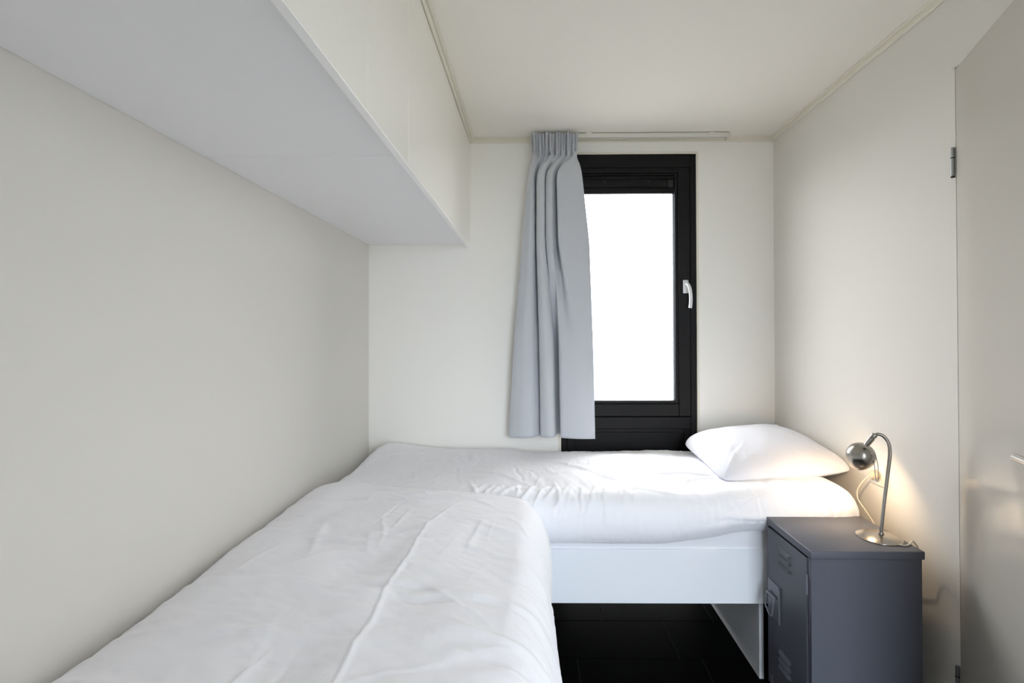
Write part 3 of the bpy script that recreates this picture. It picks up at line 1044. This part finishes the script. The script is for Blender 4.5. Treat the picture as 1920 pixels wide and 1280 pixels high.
# latch plate with drop pull
py0, py1, pz0, pz1 = 1.800 - LY0, 1.893 - LY0, 0.312, 0.447
bm = bmesh.new()
box(bm, -0.006, -0.003, py0, py1, pz0, pz1, 0.001)
box(bm, -0.011, -0.003, py0, py0 + 0.006, pz0, pz1, 0.0015)
pl = obj('latch_plate', bm, M_lock_hw, dr)
bm = bmesh.new()
ym = (py0 + py1) / 2 + 0.004
tube(bm, [(-0.012, ym - 0.030, 0.398), (-0.014, ym + 0.030, 0.398)], 0.006, 10)
obj('pull_bar', bm, M_lock_hw, pl, auto=45)
bm = bmesh.new()
pts = [(-0.016, ym - 0.026, 0.396), (-0.020, ym - 0.027, 0.372), (-0.024, ym - 0.024, 0.338), (-0.025, ym - 0.012, 0.330), (-0.026, ym, 0.336), (-0.025, ym + 0.012, 0.344),
       (-0.024, ym + 0.024, 0.346), (-0.020, ym + 0.027, 0.372), (-0.016, ym + 0.026, 0.396)]
tube(bm, catmull(pts, 4), 0.0032, 8)
obj('pull_ring', bm, M_lock_hw, pl, smooth=True)
for zc in (0.553, 0.195):
    bm = lathe(bmesh.new(), [(0, -0.034), (0.0035, -0.033), (0.0035, 0.033), (0, 0.034)], Matrix.Translation((-0.003, dy0 - 0.002, zc)), 10)
    obj('hinge', bm, M_lock_hw, dr, auto=40)
obj('foot_plate', bx(-0.006, -0.003, 1.862 - LY0, 1.884 - LY0, 0.048, 0.080, 0.001), M_lock_hw, dr)
for fx in (0.03, w - 0.04):
    for fy in (0.03, d - 0.03):
        bm = lathe(bmesh.new(), [(0, 0), (0.014, 0), (0.016, 0.004), (0.012, zb0), (0, zb0)], Matrix.Translation((fx, fy, 0)), 16)
        obj('foot', bm, M_lock_dark, lk, auto=40)

# ------------------------------------------------------------------ lamp
LB = Vector((1.203, 1.712, LZ))
lamp = empty('desk_lamp', LB)
tag(lamp, 'brushed steel bedside lamp with curved stem, lit, on the grey locker', 'lamp')
bm = lathe(bmesh.new(), [(0, 0.0), (0.0685, 0.0), (0.070, 0.0015), (0.0695, 0.003), (0.060, 0.0075), (0.045, 0.0125), (0.028, 0.0165), (0.012, 0.0188), (0, 0.019)], None, 56)
obj('base', bm, M_steel, lamp, auto=35)
AX = Vector((0.05, 0.62, -0.78)).normalized()
stem = catmull([Vector(p) - LB for p in ((1.201, 1.700, 0.690), (1.210, 1.700, 0.780), (1.221, 1.700, 0.862), (1.232, 1.700, 0.943), (1.236, 1.702, 0.978), (1.236, 1.708, 1.007),
                                         (1.225, 1.716, 1.029), (1.210, 1.724, 1.035), (1.199, 1.730, 1.027))], 10)
bm = tube(bmesh.new(), stem, 0.0058, 16)
obj('stem', bm, M_steel, lamp, auto=50)
bm = lathe(bmesh.new(), [(0, 0), (0.009, 0.0), (0.0095, 0.004), (0.0085, 0.008), (0, 0.008)], Matrix.Translation((-0.002, -0.012, 0.0155)), 20)
obj('stem_collar', bm, M_steel, lamp, auto=40)
S0 = Vector(stem[-1])
bm = bmesh.new()
lathe(bm, [(0, -0.010), (0.0085, -0.009), (0.0100, -0.006), (0.0100, 0.002), (0.0080, 0.004), (0.0080, 0.006), (0.0102, 0.008), (0.0096, 0.032), (0.0080, 0.042), (0, 0.042)], aim(S0, (-0.42, 0.26, -0.80)), 20)
obj('swivel', bm, M_steel, lamp, auto=40)
S1 = Vector((1.187, 1.780, 0.946)) - LB - AX * 0.047
prof = []
Ls = 0.094
for k in range(22):
    t = k / 21
    # egg profile: closed at the swivel, widest past the middle, open at the rim
    r_ = 0.0470 * math.sin(math.pi * (0.02 + 0.80 * t ** 0.78)) ** 0.66
    prof.append((max(r_, 0.004), t * Ls))
inner = [(max(r_ - 0.0015, 0.002), z_ + (0.0015 if i < 3 else 0)) for i, (r_, z_) in enumerate(prof)][::-1]
bm = lathe(bmesh.new(), [(0, prof[0][1])] + prof + inner + [(0, inner[-1][1])], aim(S1, AX), 44)
sh = obj('shade', bm, M_steel, lamp, auto=40)
B0 = S1 + AX * 0.059
bm = lathe(bmesh.new(), [(0, -0.030), (0.008, -0.030), (0.009, -0.018), (0.012, -0.010), (0.0145, 0.0), (0.012, 0.009), (0.006, 0.0138), (0, 0.0145)], aim(B0, AX), 20)
obj('bulb', bm, M_bulb, sh, smooth=True)
# wire handle clipped to the shade
side = AX.cross(Vector((0, 0, 1))).normalized()
h0 = Vector((1.199, 1.733, 0.968)) - LB
h1 = Vector((1.217, 1.738, 0.866)) - LB
e = Vector((0.0050, -0.002, 0))
hm = h0.lerp(h1, 0.45) + Vector((0.004, 0, 0.0))
bm = bmesh.new()
pts = [h0 - e, hm - e, h0.lerp(h1, 0.85) - e * 0.8, h1 - e * 0.6, h1 + Vector((0, 0, -0.004)), h1 + e * 0.6, h0.lerp(h1, 0.85) + e * 0.8, hm + e, h0 + e]
tube(bm, catmull(pts, 6), 0.0013, 8)
obj('wire_handle', bm, M_chrome, sh, smooth=True)
# cord: from the base over the back edge of the locker, then up to the socket
bm = bmesh.new()
wl = XR - LB.x
tube(bm, catmull([Vector(p) - LB for p in ((1.225, 1.648, 0.6785), (1.240, 1.640, 0.6785), (1.258, 1.648, 0.6785), (1.276, 1.662, 0.6800), (1.296, 1.678, 0.676), (1.322, 1.690, 0.640),
                  (1.330, 1.72, 0.56), (1.335, 1.83, 0.54), (1.333, 1.925, 0.640), (1.322, 1.955, 0.680), (1.312, 1.985, 0.715), (1.312, 1.99, 0.750), (1.320, 1.972, 0.790), (1.333, 1.950, 0.822), (1.345, 1.944, 0.828))], 8), 0.0026, 8)
obj('cord', bm, M_cable, lamp, smooth=True)
bm = lathe(bmesh.new(), [(0, 0.0), (0.016, 0.0), (0.0185, 0.004), (0.0185, 0.020), (0.013, 0.028), (0, 0.030)], aim(Vector((XR - 0.010, 1.944, 0.828)) - LB, (-1, 0, 0)), 28)
obj('plug', bm, M_plug, lamp, auto=40)
pd = bpy.data.lights.new('lamp_bulb_light', 'POINT')
pd.energy = 6.0
pd.color = (1.0, 0.72, 0.44)
pd.shadow_soft_size = 0.014
pl_o = bpy.data.objects.new('lamp_bulb_light', pd)
C.objects.link(pl_o)
pl_o.parent = lamp
pl_o.location = B0 + AX * 0.019

# wall socket
sk = empty('wall_socket', (XR, 1.944, 0.828))
tag(sk, 'cream wall socket behind the lamp with round plug inserted', 'socket')
bm = bx(-0.009, -0.001, -0.042, 0.042, -0.042, 0.042, 0.003, 3)
obj('plate', bm, M_plastic, sk, auto=40)
bm = lathe(bmesh.new(), [(0.0225, 0.0), (0.0235, 0.002), (0.0205, 0.0022), (0.0200, -0.006)], aim((-0.009, 0, 0), (-1, 0, 0)), 32)
obj('recess_ring', bm, M_plastic, sk, smooth=True)
